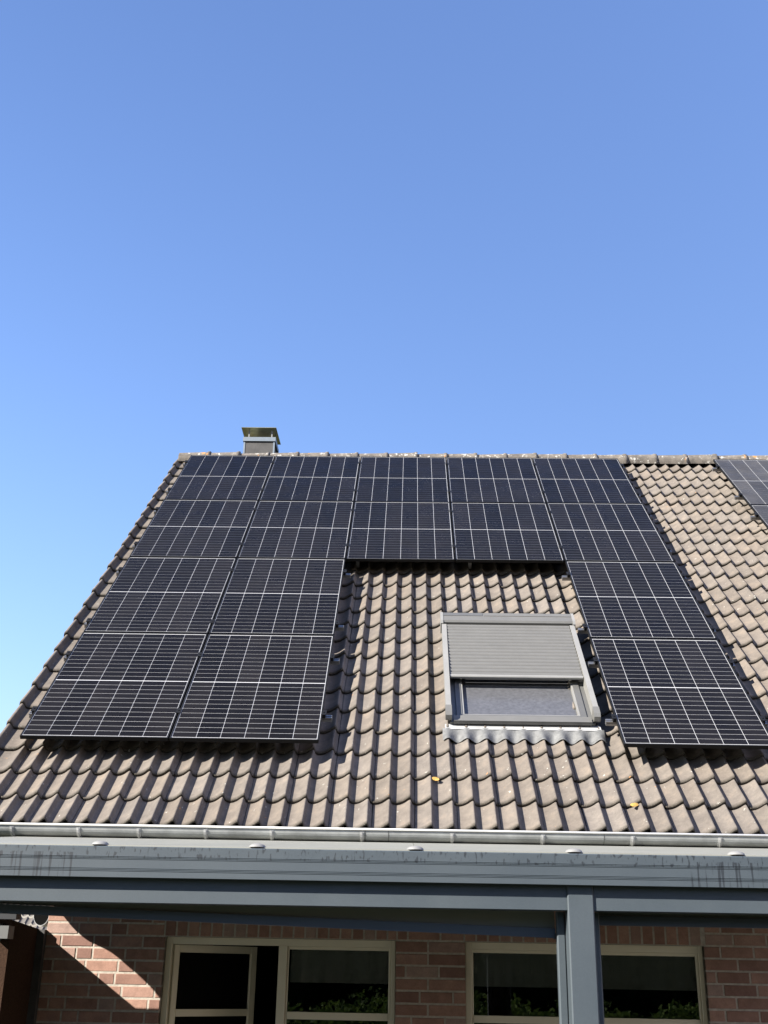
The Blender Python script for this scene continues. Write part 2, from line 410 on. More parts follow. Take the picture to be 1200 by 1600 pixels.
NB = -0.224; V0 = -0.506 - GAUGE
cands = []
nrow = 0
while True:
    v = V0 + nrow * GAUGE
    if v > V_RIDGE - .12: break
    ncol = int((XR - U0) / (2 * PER))
    for c in range(-1, ncol):
        u = U0 + 2 * PER * c if c >= 0 else U0
        w = 2 * PER
        if c < 0: uc0, uc1 = -.27, U0
        else: uc0, uc1 = u, u + w
        if uc0 > SK[0] - .02 and uc1 < SK[1] + .02 and v > SK[2] and v + GAUGE < SK[3]: continue
        pts = [Vector((a, b, -.165)) for a in (uc0 + .005, uc0 + (uc1 - uc0) * .25, (uc0 + uc1) / 2, uc0 + (uc1 - uc0) * .75, uc1 - .005) for b in (v, v + GAUGE * .5, v + GAUGE)]
        px = [pixel(RM @ p) for p in pts]
        vis = [i for i, p in enumerate(pts) if not covered(p) and -5 < px[i][0] < 1205]
        insky = [i for i in vis if SK[0] < pts[i].x < SK[1] and SK[2] < pts[i].y < SK[3]]
        frac = (len(vis) - len(insky)) / len(pts)
        dist = (RM @ pts[7] - CAM).length
        cands.append((frac / dist ** 2.5, frac, c < 0, u, v, c, nrow))
    nrow += 1
cands.sort(key=lambda t: -t[0])
single = [t for t in cands if t[1] > 0][:300]
rest = [t for t in cands if t not in single]
rnd = random.Random(3)
rest_mb = MB()
def tile_matrix(u, v):
    j = Matrix.Rotation(math.radians(rnd.uniform(-.6, .6)), 4, 'Z') @ Matrix.Rotation(math.radians(rnd.uniform(-.6, .6)), 4, 'Y')
    return rmat(u + rnd.uniform(-.001, .001), v + rnd.uniform(-.006, .006), NB + rnd.uniform(0, .0035)) @ j
for t in single:
    me = VERGE if t[2] else TILE
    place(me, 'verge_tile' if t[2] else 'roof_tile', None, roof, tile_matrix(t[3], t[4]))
for t in rest:
    me = VERGE if t[2] else TILE; mw = tile_matrix(t[3], t[4])
    rest_mb.add([mw @ v_.co for v_ in me.vertices], [tuple(p.vertices) for p in me.polygons])
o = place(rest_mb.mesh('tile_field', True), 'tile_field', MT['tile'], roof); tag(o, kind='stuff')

# ---- ridge tiles: half-round, each lapping its neighbour with a thicker collar
def ridge_mesh():
    mb = MB(); n = 16; L = .43
    secs = [(0.0, .118, 1), (.0, .128, 1), (.028, .128, 1), (.034, .12, 1), (L, .112, 1)]
    secs = [(0, .12), (0, .158), (.035, .158), (.05, .147), (L - .02, .137), (L, .137), (L, .117)]
    vs_ = []
    for x, r in secs:
        for i in range(n + 1):
            a = math.radians(-25 + 230 * i / n)
            vs_.append((x, math.cos(a) * r, math.sin(a) * r * .86))
    fs = []
    for k in range(len(secs) - 1):
        for i in range(n):
            a = k * (n + 1) + i
            fs.append((a, a + 1, a + n + 2, a + n + 1))
    mb.add(vs_, fs); me = mb.mesh('ridge_tile', True); me.materials.append(MT['ridge']); return me
RIDGE = ridge_mesh()
# collars point right in the photograph: mirror the tile along x
for v_ in RIDGE.vertices: v_.co.x = .43 - v_.co.x
RIDGE.flip_normals()
rz = rw(0, V_RIDGE, -.215)
x = -.235; i = 0
while x < XR - .1:
    mw = Matrix.Translation((x, rz.y + rnd.uniform(-.006, .006), rz.z + .004 + .0033 * x + rnd.uniform(-.004, .004))) @ Matrix.Rotation(math.radians(rnd.uniform(-.5, .5) - .4), 4, 'Y')
    place(RIDGE, 'ridge_tile', None, roof, mw); x += .408

# ---- chimney behind the ridge
chim = part_empty('chimney', house, (0.8, 6.05, 8.3), 'slate clad chimney with polished steel cowl behind the ridge')
cy0, cy1 = 5.85, 6.25
m = MB(); m.box(.618, 1.022, cy0, cy1, 7.9, 8.85); place(m.mesh('stack'), 'stack', MT['slate'], chim)
m = MB(); m.box(.60, .622, cy0 - .006, cy0 + .016, 8.55, 8.85); m.box(1.018, 1.04, cy0 - .006, cy0 + .016, 8.55, 8.85)
place(m.mesh('corner_strip'), 'corner_strip', MT['leadblue'], chim)
m = MB(); m.box(.59, 1.05, cy0 - .02, cy1 + .02, 8.853, 8.915); place(m.mesh('lead_band'), 'lead_band', MT['leadblue'], chim)
for a, b_ in ((.66, cy0 + .05), (.985, cy0 + .05), (.66, cy1 - .05), (.985, cy1 - .05)):
    m = MB(); m.box(a - .008, a + .008, b_ - .004, b_ + .004, 8.91, 9.05); place(m.mesh('cowl_leg'), 'cowl_leg', MT['white'] if b_ < 6 else MT['steel'], chim)
m = MB()
cw = [(.555, cy0 - .02, 9.062), (1.05, cy0 - .02, 9.062), (1.065, cy1 + .08, 9.035), (.56, cy1 + .08, 9.035)]
m.add(cw + [(a, b_, z + .006) for a, b_, z in cw], [(3, 2, 1, 0), (4, 5, 6, 7), (0, 1, 5, 4), (1, 2, 6, 5), (2, 3, 7, 6), (3, 0, 4, 7)])
place(m.mesh('cowl_plate'), 'cowl_plate', MT['steel'], chim)
m = MB(); m.box(1.045, 1.068, cy0 + .18, cy0 + .24, 8.72, 8.80); place(m.mesh('wall_clip'), 'wall_clip', MT['black'], chim)

# ---- eaves: fascia, soffit, gutter with brackets
m = MB(); m.box(XL + .02, 4.02, -.507, -.487, 2.56, 2.86); m.box(4.024, XR, -.507, -.487, 2.56, 2.86)
place(m.mesh('fascia'), 'fascia', MT['cream'], house)
m = MB(); m.box(XL + .02, XR, -.486, YW + .05, 2.585, 2.60); place(m.mesh('soffit'), 'soffit', MT['cream'], house)
gy, gz, gr = -.573, 2.843, .068
prof = [(gy - gr * math.cos(math.pi * i / 14), gz - gr * math.sin(math.pi * i / 14)) for i in range(15)]
prof += [(gy + (gr - .003) * math.cos(math.pi * i / 14), gz - (gr - .003) * math.sin(math.pi * i / 14)) for i in range(15)]
gut = MB(); gut.extrude_x(prof, XL - .01, XR)
gutter = place(gut.mesh('gutter', False), 'gutter', MT['zinc'], house)
gutter['label'] = 'grey zinc half-round gutter along the eaves'
m = MB(); m.cyl((XL - .01, gy - gr - .004, gz + .002), (XR, gy - gr - .004, gz + .002), .0085, n=10); place(m.mesh('bead', True), 'bead', MT['zinc_lt'], gutter)
bp = [(gy - (gr + .006) * math.cos(math.pi * i / 14), gz - (gr + .006) * math.sin(math.pi * i / 14)) for i in range(1, 14)]
bp += [(gy + (gr + .0005) * math.cos(math.pi * i / 14), gz - (gr + .0005) * math.sin(math.pi * i / 14)) for i in range(1, 14)]
m = MB(); m.extrude_x(bp, -.013, .013)
bq = [(gy - (gr + .011) * math.cos(math.pi * i / 14), gz - (gr + .011) * math.sin(math.pi * i / 14)) for i in range(1, 9)]
bq += [(gy - (gr + .001) * math.cos(math.pi * i / 14), gz - (gr + .001) * math.sin(math.pi * i / 14)) for i in range(8, 0, -1)]
m.extrude_x(bq, -.004, .004)
BR = m.mesh('gutter_bracket')
for x in (.256, .715, 1.129, 1.587, 2.039, 2.654, 3.268, 3.881, 4.487, 5.074, 5.68, 6.29):
    place(BR, 'gutter_bracket', MT['zinc_lt'], gutter, Matrix.Translation((x - .004, 0, 0)))
for x in (2.672, 2.83, 4.29):
    m = MB(); sp = [(gy - (gr + .0016) * math.cos(math.pi * i / 14), gz - (gr + .0016) * math.sin(math.pi * i / 14)) for i in range(0, 15)]
    sp += [(gy + gr * math.cos(math.pi * i / 14), gz - gr * math.sin(math.pi * i / 14)) for i in range(0, 15)]
    m.extrude_x(sp, x, x + .003); place(m.mesh('seam'), 'seam', MT['slate'], gutter)

# ---- brick walls
W1 = (1.317, 2.89, 1.0, 2.148); W2 = (3.358, 4.965, 1.0, 2.148)
WX0, WX1, WZ1 = .503, 9.5, 2.585
YM = YW + .0035                   # mortar face, set back behind the brick faces
m = MB()
def wall_box(x0, x1, z0, z1): m.box(x0, x1, YM, YW + .30, z0, z1)
wall_box(WX0, W1[0], 0, WZ1); wall_box(W1[1], W2[0], 0, WZ1); wall_box(W2[1], WX1, 0, WZ1)
for W in (W1, W2):
    wall_box(W[0], W[1], 0, W[2]); wall_box(W[0], W[1], W[3], WZ1)
wall = place(m.mesh('wall'), 'wall', MT['mortar'], house)
CH = .0785; JT = .0125
BM = {}
def brick_mesh(L, H):
    k = (round(L, 3), round(H, 3))
    if k not in BM:
        mb = MB(); c = .003; D = .05
        f = [(c, 0, c), (L - c, 0, c), (L - c, 0, H - c), (c, 0, H - c), (0, c, 0), (L, c, 0), (L, c, H), (0, c, H), (0, D, 0), (L, D, 0), (L, D, H), (0, D, H)]
        mb.add(f, [(0, 1, 2, 3), (4, 5, 1, 0), (5, 6, 2, 1), (6, 7, 3, 2), (7, 4, 0, 3), (8, 9, 5, 4), (9, 10, 6, 5), (10, 11, 7, 6), (11, 8, 4, 7)])
        me = mb.mesh('brick'); me.materials.append(MT['brick']); BM[k] = me
    return BM[k]
bricks = []
br = random.Random(11)
zc = 2.148 - CH * 27 + JT * .5
def fill_course(x0, x1, z):
    x = x0; first = True
    while x < x1 - .02:
        if first: L = br.choice((.21, .10, .155, .06, .18)); first = False
        else: L = .21 if br.random() < .68 else .10
        L = min(L, x1 - x)
        if x1 - x - L < .045: L = x1 - x
        bricks.append((x, z, L, CH - JT)); x += L + JT
k = 0
while zc + CH < WZ1:
    z = zc; mid = z + CH / 2
    segs = [(WX0, WX1)]
    if mid < W1[2] - .0 : pass
    elif mid < W1[3] + .0:
        segs = [(WX0, W1[0]), (W1[1], W2[0]), (W2[1], WX1)]
    elif mid < W1[3] + .215:
        segs = [(WX0, W1[0] - .012), (W1[1] + .012, W2[0] - .012), (W2[1] + .012, WX1)]
    for a, b_ in segs: fill_course(a, b_, z)
    zc += CH; k += 1
for W in (W1, W2):
    x = W[0]
    while x < W[1] - .02:
        bricks.append((x, W[3] + .004, min(.0675, W[1] - x), .205)); x += .0675 + JT
def near(b_):
    x, z = b_[0] + b_[2] / 2, b_[1]
    return z > 1.25 and x < 6.0
sel = [b_ for b_ in bricks if near(b_)]
sel.sort(key=lambda b_: abs(b_[1] - 1.95) * 1.2 + max(0, b_[0] - 5.3)); sel = sel[:296]
ss = set(sel)
rest_mb = MB()
for b_ in bricks:
    me = brick_mesh(b_[2], b_[3]); off = Vector((b_[0], YW + br.uniform(-.001, .0015), b_[1]))
    if b_ in ss: place(me, 'brick', None, wall, Matrix.Translation(off))
    else: rest_mb.add([v_.co + off for v_ in me.vertices], [tuple(p.vertices) for p in me.polygons])
tag(place(rest_mb.mesh('brick_field'), 'brick_field', MT['brick'], wall), kind='stuff')
# gable, back wall, room behind the windows
m = MB()
m.box(WX0, WX0 + .28, YW + .302, 11.5, 0, 2.6); m.box(WX1 - .28, WX1, YW + .302, 11.5, 0, 2.6); m.box(WX0 + .281, WX1 - .281, 11.2, 11.5, 0, 2.6)
place(m.mesh('side_wall'), 'side_wall', MT['brick'], house)
m = MB(); gx = WX0 + .01
gz0 = 2.602
m.add([(gx, YW + .35, gz0), (gx, 11.4, gz0), (gx, rz.y, rz.z - .3), (gx + .25, YW + .35, gz0), (gx + .25, 11.4, gz0), (gx + .25, rz.y, rz.z - .3)], [(2, 1, 0), (3, 4, 5), (0, 1, 4, 3), (1, 2, 5, 4), (2, 0, 3, 5)])
place(m.mesh('gable'), 'gable', MT['brick'], house)
m = MB(); m.box(WX0 + .29, WX1 - .29, YW + .31, 5.0, .0, .05); m.box(WX0 + .29, WX1 - .29, YW + .31, 5.0, 2.45, 2.50); m.box(WX0 + .29, WX1 - .29, 5.0, 5.1, 0.05, 2.45)
place(m.mesh('room'), 'room', MT['dark'], house)

# ---- windows
YF = YW + .05                    # front of the window frames
def ring(mb, x0, x1, z0, z1, wl_, wr, wt, wb, y0, y1):
    mb.cbox(x0, x0 + wl_, y0, y1, z0, z1); mb.cbox(x1 - wr, x1, y0, y1, z0, z1)
    mb.box(x0 + wl_, x1 - wr, y0 + .0015, y1, z1 - wt, z1); mb.box(x0 + wl_, x1 - wr, y0 + .0015, y1, z0, z0 + wb)
def bx(name, a, mat, parent, mw=None):
    q = MB(); q.box(*a); return place(q.mesh(name), name, mat, parent, mw)
def window(W, mull, label):
    e = part_empty('window', house, (W[0], YF, W[2]), label)
    q = MB(); ring(q, W[0] + .002, W[1] - .002, W[2], W[3] - .002, .042, .03, .045, .06, YF, YF + .07)
    place(q.mesh('frame'), 'frame', MT['frame'], e)
    q = MB(); q.cbox(mull[0], mull[1], YF - .004, YF + .068, W[2] + .06, W[3] - .047); place(q.mesh('mullion'), 'mullion', MT['frame'], e)
    q = MB(); q.box(W[0] - .03, W[1] + .03, YW - .04, YF + .06, W[2] - .06, W[2] - .002); place(q.mesh('sill'), 'sill', MT['slate'], e)
    return e
def pane_bay(e, x0, x1, z0, z1):
    q = MB(); ring(q, x0, x1, z0, z1, .012, .018, .02, .03, YF + .012, YF + .05); place(q.mesh('glazing_bead'), 'glazing_bead', MT['frame'], e)
    bx('transom', (x0 + .013, x1 - .019, YF + .01, YF + .05, 1.645, 1.69), MT['frame'], e)
    for za, zb in ((1.691, z1 - .021), (z0 + .031, 1.644)):       # the glass leans back a touch in its beads
        bx('pane', (x0 + .013, x1 - .019, -.003, .003, 0, zb - za), MT['glass'], e, Matrix.Translation((0, YF + .026, za)) @ Matrix.Rotation(math.radians(-.2), 4, 'X'))
e1 = window(W1, (2.092, 2.15), 'cream window with its left sash ajar, beside the sunlit bricks')
pane_bay(e1, 2.151, 2.859, 1.061, 2.100)
# open sash, hinged at the left and swung into the room
sw = .66; ang = math.radians(38)
sm = Matrix.Translation((1.372, YF + .04, 0)) @ Matrix.Rotation(ang, 4, 'Z')
q = MB()
q.cbox(0, .045, 0, .05, 1.07, 2.098); q.cbox(sw - .05, sw, 0, .05, 1.07, 2.098)
q.box(.0455, sw - .0505, .0015, .05, 2.05, 2.098); q.box(.0455, sw - .0505, .0015, .05, 1.07, 1.12)
place(q.mesh('sash'), 'sash', MT['frame'], e1, sm)
bx('transom', (.046, sw - .051, .003, .045, 1.645, 1.69), MT['frame'], e1, sm)
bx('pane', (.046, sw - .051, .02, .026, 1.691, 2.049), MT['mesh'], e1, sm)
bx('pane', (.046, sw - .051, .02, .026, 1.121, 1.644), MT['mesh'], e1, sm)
e2 = window(W2, (4.12, 4.18), 'cream two-light window behind the canopy post')
for (xa, xb, zb, e_) in ((2.17, 2.845, 1.872, e1), (3.42, 4.105, 1.868, e2), (4.195, 4.92, 1.866, e2)):
    q = MB(); n_ = 40; vs_ = []; fs = []
    for k_ in (0, 1):
        for j in range(2):
            for i in range(n_ + 1):
                x_ = xa + (xb - xa) * i / n_
                y_ = YF + .085 + .012 * math.sin(x_ * 34 + (2.09 - zb) * j * 9) + .006 * math.sin(x_ * 71) + k_ * .004
                vs_.append((x_, y_, zb if j == 0 else 2.095))
    for i in range(n_):
        fs += [(i, i + 1, n_ + 2 + i, n_ + 1 + i), (2 * n_ + 3 + i, 2 * n_ + 2 + i, 3 * n_ + 3 + i, 3 * n_ + 4 + i), (i + 1, i, 2 * n_ + 2 + i, 2 * n_ + 3 + i)]
    q.add(vs_, fs); place(q.mesh('blind', True), 'blind', MT['blind'], e_)
pane_bay(e2, 3.402, 4.119, 1.061, 2.100); pane_bay(e2, 4.181, 4.933, 1.061, 2.100)

# ---------------------------------------------------------------- roof window with half-lowered shutter
rwin = part_empty('roof_window', house, tuple(rw(3.87, .45, -.1)), 'roof window with grey roller shutter lowered over its upper half')
I4 = RM
def rbox(name, a, mat, parent=rwin):
    q = MB(); q.box(*a); return place(q.mesh(name), name, mat, parent, I4)
u0, u1 = 3.262, 4.482
# outer frame
q = MB(); q.box(u0 + .03, u0 + .085, .50, 2.22, -.22, -.125); q.box(u1 - .085, u1 - .03, .50, 2.22, -.22, -.125)
q.box(u0 + .0855, u1 - .0855, 2.10, 2.22, -.22, -.087); q.box(u0 + .0855, u1 - .0855, .50, .545, -.22, -.10)
place(q.mesh('outer_frame'), 'outer_frame', MT['sash'], rwin, I4)
# sash
q = MB(); q.box(u0 + .087, u0 + .135, .548, 2.08, -.18, -.112); q.box(u1 - .135, u1 - .087, .548, 2.08, -.18, -.112)
q.box(u0 + .1355, u1 - .1355, .548, .60, -.18, -.114); q.box(u0 + .1355, u1 - .1355, 2.0, 2.08, -.18, -.114)
place(q.mesh('sash'), 'sash', MT['sash'], rwin, I4)
q = MB(); q.box(u0 + .136, u0 + .15, .601, 1.999, -.175, -.118); q.box(u1 - .15, u1 - .136, .601, 1.999, -.175, -.118); q.box(u0 + .1505, u1 - .1505, .601, .618, -.175, -.121)
place(q.mesh('glazing_strip'), 'glazing_strip', MT['rail_grey'], rwin, I4)
rbox('pane', (u0 + .151, u1 - .151, .619, 1.999, -.17, -.152), MT['sky_pane'])
rbox('bottom_cover', (u0 + .06, u1 - .06, .478, .56, -.128, -.098), MT['shutter'])
# shutter box
q = MB(); pr = [(2.085, -.11), (2.085, -.012), (2.10, .004), (2.255, .004), (2.285, -.02), (2.285, -.14)]
q.extrude_x([(a, b_) for a, b_ in pr], u0 + .012, u1 - .012); place(q.mesh('shutter_box'), 'shutter_box', MT['shutter'], rwin, I4)
rbox('box_lid', (u0 + .014, u0 + .38, 2.19, 2.25, .0045, .0075), MT['sash']); rbox('box_lid', (u0 + .395, u1 - .014, 2.19, 2.25, .0045, .0075), MT['shutter'])
for a in (u0 - .012, u1 - .012):
    q = MB(); q.extrude_x([(2.07, -.12), (2.07, -.014), (2.095, .008), (2.26, .008), (2.292, -.018), (2.292, -.12)], a, a + .024); place(q.mesh('box_end'), 'box_end', MT['rail_grey'], rwin, I4)
# side rails with rounded feet
for a, nm in ((u0 - .006, 0), (u1 - .046, 1)):
    q = MB(); pr = [(.535, -.125), (.50, -.11), (.485, -.085), (.49, -.055), (.515, -.036), (.56, -.03), (2.068, -.022), (2.068, -.125)]
    q.extrude_x(pr, a + .004, a + .047); rail = place(q.mesh('side_rail'), 'side_rail', MT['rail_grey'], rwin, I4)
    q = MB(); pr2 = [(.533, -.12), (.497, -.108), (.481, -.085), (.486, -.053), (.513, -.033), (.60, -.0255), (.60, -.12)]
    q.extrude_x(pr2, a, a + .051); place(q.mesh('rail_foot'), 'rail_foot', MT['shutter'], rwin, I4)
# curtain of slats
NS = 16; v1_, v0_ = 2.086, 1.142; sh_ = (v1_ - v0_) / NS
pr = []
for i in range(7):
    a = i / 6; pr.append((a * (sh_ - .004), .017 * math.sin(math.pi * a) ** .8))
pr += [(sh_ - .004, -.004), (0, -.004)]
q = MB(); q.extrude_x(pr[::-1], u0 + .047, u1 - .047); SLAT = q.mesh('slat'); SLAT.materials.append(MT['shutter'])
for i in range(NS):
    place(SLAT, 'slat', None, rwin, I4 @ Matrix.Translation((0, v0_ + i * sh_, -.058 + i * .0012)))
q = MB(); pr = [(1.105, -.062), (1.105, -.046), (1.112, -.038), (1.132, -.038), (1.141, -.046), (1.141, -.062)]
q.extrude_x(pr[::-1], u0 + .047, u1 - .047); place(q.mesh('bottom_bar'), 'bottom_bar', MT['rail_grey'], rwin, I4)
# flashing: flat tray and pleated apron dressed over the tile rolls
rbox('flashing_tray', (u0 - .01, u1 + .01, .43, .505, -.16, -.148), MT['zinc_lt'])
q = MB(); us = [u0 - .03 + i * (u1 - u0 + .06) / 120 for i in range(121)]
vs_ = []; fs = []
for j, (vv, k_) in enumerate(((.300, 1), (.315, 1), (.345, .95), (.375, .7), (.405, .38), (.445, .06))):
    for u in us:
        a = (u - U0) / PER
        h = .029 + .025 * math.sin(2 * math.pi * (a - .51)); n_ = (NB + h + STEP * (1 - (vv - .132) / GAUGE) + .011) * k_ + (-.146) * (1 - k_)
        vs_.append((u, vv + .006 * math.sin(u * 40 + j) * (j == 0), n_))
nn = len(us)
for j in range(5):
    for i in range(nn - 1): fs.append((j * nn + i, j * nn + i + 1, (j + 1) * nn + i + 1, (j + 1) * nn + i))
kk = len(vs_); vs_ += [(x_, y_, z_ - .004) for x_, y_, z_ in vs_[:nn]]
for i in range(nn - 1): fs.append((kk + i, kk + i + 1, i + 1, i))
q.add(vs_, fs); place(q.mesh('apron', True), 'apron', MT['lead'], rwin, I4)

# ---------------------------------------------------------------- solar panels
LIP = .011
q = MB()
q.box(0, LIP, 0, PH, -.03, 0); q.box(PW - LIP, PW, 0, PH, -.03, 0)
q.box(LIP + .0002, PW - LIP - .0002, 0, LIP, -.03, 0); q.box(LIP + .0002, PW - LIP - .0002, PH - LIP, PH, -.03, 0)
P_FRAME = q.mesh('panel_frame'); P_FRAME.materials.append(MT['black'])
q = MB(); q.box(LIP + .0004, PW - LIP - .0004, LIP + .0004, PH - LIP - .0004, -.009, -.004)
P_SHEET = q.mesh('backsheet'); P_SHEET.materials.append(MT['white_sheet'])
MX, MY, CG, RG, MID = .0055, .011, .0040, .0045, .012
cwid = (PW - 2 * LIP - 2 * MX - 5 * CG) / 6
hh = (PH - 2 * LIP - 2 * MY - MID) / 2; chh = (hh - 11 * RG) / 12
def string_mesh(mat):
    q = MB(); c = .004
    for i in range(12):
        y = i * (chh + RG)
        q.add([(0, y, 0), (cwid, y, 0), (cwid, y + chh, 0), (0, y + chh, 0)], [(0, 1, 2, 3)])
    me = q.mesh('cell_string'); me.materials.append(mat); return me
S_MAIN = string_mesh(MT['cell']); S_FAR = string_mesh(MT['cell_grey'])
COLN = ['leftmost', 'second', 'third', 'fourth', 'fifth']; ROWN = ['lowest', 'third', 'second', 'top']
for (u, v, c, r, far) in panels:
    if far:
        lab = ('greyer solar panel at the right edge of the photo, %s' % ('touching the ridge' if r == 3 else 'one below the ridge'))
        grp = 'neighbouring solar panels at the far right'
    else:
        rown = {3: 'top row under the ridge', 2: 'second row from the ridge', 1: 'third row from the ridge', 0: 'lowest row nearest the gutter'}[r]
        coln = {0: 'column along the left verge', 1: 'second column from the left', 2: 'middle column above the roof window\'s left', 3: 'fourth column from the left', 4: 'column right of the roof window'}[c]
        lab = 'black solar panel, %s, %s' % (rown, coln); grp = 'solar panels of the main array'
    jr = random.Random(c * 10 + r)
    mw = rmat(u, v, 0) @ Matrix.Rotation(math.radians(jr.uniform(-.06, .06)), 4, 'X') @ Matrix.Rotation(math.radians(jr.uniform(-.08, .08)), 4, 'Y')
    t = thing('solar_panel', lab, 'solar panel', tuple(rw(u, v, -.03)), grp)
    place(P_FRAME, 'frame', None, t, mw); place(P_SHEET, 'backsheet', None, t, mw)
    for half in range(2):
        for i in range(6):
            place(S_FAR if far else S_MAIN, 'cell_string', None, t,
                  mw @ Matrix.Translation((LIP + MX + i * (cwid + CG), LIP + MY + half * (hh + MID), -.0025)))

# ---- rails the panels are clamped to, with their clamps and roof hooks
def rail(uA, uB, v, edges, hooks, label):
    t = thing('mounting_rail', label, 'mounting rail', tuple(rw(uA, v, -.07)), 'aluminium mounting rails under the panels')
    q = MB()
    pr = [(-.02, -.071), (-.02, -.052), (-.012, -.052), (-.012, -.047), (-.02, -.047), (-.02, -.032), (-.006, -.032), (-.006, -.04), (.006, -.04), (.006, -.032), (.02, -.032), (.02, -.071)]
    q.extrude_x(pr, uA, uB); mw = rmat(0, v, 0); place(q.mesh('rail'), 'rail', MT['alu'], t, mw)
    for e in edges:
        q = MB(); q.box(e - .012, e + .012, -.035, .035, -.031, -.002); q.box(e - .02, e + .02, -.035, .035, .0005, .005); q.cyl((e, 0, .004), (e, 0, .011), .006, n=8)
        place(q.mesh('clamp'), 'clamp', MT['black'], t, mw)
    for h in hooks:
        q = MB(); q.box(h - .018, h + .018, -.028, -.0205, -.125, -.035); q.box(h - .018, h + .018, -.16, -.0205, -.133, -.1255); q.box(h - .018, h + .018, -.1675, -.1605, -.19, -.1255)
        place(q.mesh('roof_hook'), 'roof_hook', MT['alu'], t, mw)
pu = lambda c: c * (PW + GX)
RV = [.40, 1.355, 2.015, 3.22, 3.93, 5.02, 5.72, 6.82]
WHERE = ['lowest rail', 'second rail up', 'third rail up', 'fourth rail up', 'fifth rail up', 'sixth rail up', 'seventh rail up', 'topmost rail']
for i, v in enumerate(RV):
    if i < 4:
        rail(-.055, pu(1) + PW + .075, v, [-.012, pu(1) - GX / 2, pu(1) + PW + .012], [.2, .9, 1.5, pu(1) + PW - .2], 'aluminium rail under the two left panel columns, %s from the gutter' % WHERE[i])
        rail(pu(4) - .075, pu(4) + PW + .05, v, [pu(4) - .012, pu(4) + PW + .012], [pu(4) + .2, pu(4) + PW - .2], 'aluminium rail under the column right of the roof window, %s' % WHERE[i])
    else:
        rail(-.055, pu(4) + PW + .05, v, [-.012] + [pu(c) - GX / 2 for c in range(1, 5)] + [pu(4) + PW + .012], [.2, 1.2, 2.4, 3.6, 4.8, pu(4) + PW - .2], 'aluminium rail under the upper panel rows, %s from the gutter' % WHERE[i])
        rail(6.915, 6.99 + PW + .05, v, [6.978], [7.2, 7.9], 'aluminium rail end by the greyer panels at far right, %s' % WHERE[i])

for u_, v_, a_, lab in ((4.575, -.535, .5, 'yellow leaf lying on a tile below the panel column right of the roof window'), (3.165, -.215, 2.2, 'small yellow leaf lying in a tile pan below the roof window')):
    q = MB(); vs_ = [(0, 0, .008)]; fs = []
    for i in range(12):
        t_ = 2 * math.pi * i / 12; rr = .022 * (1 + .25 * math.cos(3 * t_ + a_))
        vs_.append((rr * 1.35 * math.cos(t_), rr * math.sin(t_), .004 + .006 * math.sin(2 * t_)))
    fs = [(0, i + 1, (i + 1) % 12 + 1) for i in range(12)]
    q.add(vs_, fs)
    h_ = NB + STEP + tile_profile((u_ - U0) / PER) + .006
    tag(place(q.mesh('fallen_leaf', True), 'fallen_leaf', MT['leafy'], None, rmat(u_, v_, h_) @ Matrix.Rotation(a_, 4, 'Z')), lab, 'leaf', 'fallen leaves on the tiles')

# ---------------------------------------------------------------- canopy
can = thing('patio_canopy', 'blue-grey painted patio canopy with front beam and square post', 'canopy', (3.776, -2.9, 0))
CX0, CX1 = .26, 6.45
q = MB()
pr = [(-2.86, 2.343), (-3.0, 2.343)]
for zc_ in (2.372, 2.378, 2.384, 2.426, 2.432, 2.438):
    pr += [(-3.0, zc_ - .0016), (-3.0022, zc_ - .0006), (-3.0022, zc_ + .0006), (-3.0, zc_ + .0016)]
pr += [(-3.0, 2.480), (-2.995, 2.4845), (-2.86, 2.4845)]
q.extrude_x(pr[::-1], CX0, CX1); place(q.mesh('front_beam'), 'front_beam', MT['beam'], can)
for a, b_ in ((CX0 + .13, 3.7145), (3.8395, CX1 - .13)):
    q = MB(); pr = [(-2.87, 2.230), (-2.947, 2.230), (-2.950, 2.233), (-2.950, 2.3425), (-2.87, 2.3425)]
    q.extrude_x(pr[::-1], a, b_); place(q.mesh('lower_beam'), 'lower_beam', MT['beam'], can)
q = MB(); c = .006
poly = lambda x0, x1, y0, y1: [(x0 + c, y0), (x1 - c, y0), (x1, y0 + c), (x1, y1 - c), (x1 - c, y1), (x0 + c, y1), (x0, y1 - c), (x0, y0 + c)]
for x0, x1 in ((3.715, 3.839), (CX0 + .005, CX0 + .129), (CX1 - .129, CX1 - .005)):
    q = MB(); q.prism(poly(x0, x1, -2.962, -2.84), .03, 2.3425); place(q.mesh('post'), 'post', MT['beam'], can)
for x0, x1 in ((3.674, 3.7145), (3.8395, 3.878)):
    q = MB(); q.prism(poly(x0, x1, -2.852, -2.802), .03, 2.2295); place(q.mesh('screen_guide'), 'screen_guide', MT['beam'], can)
xr = [CX0 + .03] + [2.238 - .76, 2.238, 2.998, 3.757, 4.527, 5.29, 6.05] + [CX1 - .03]
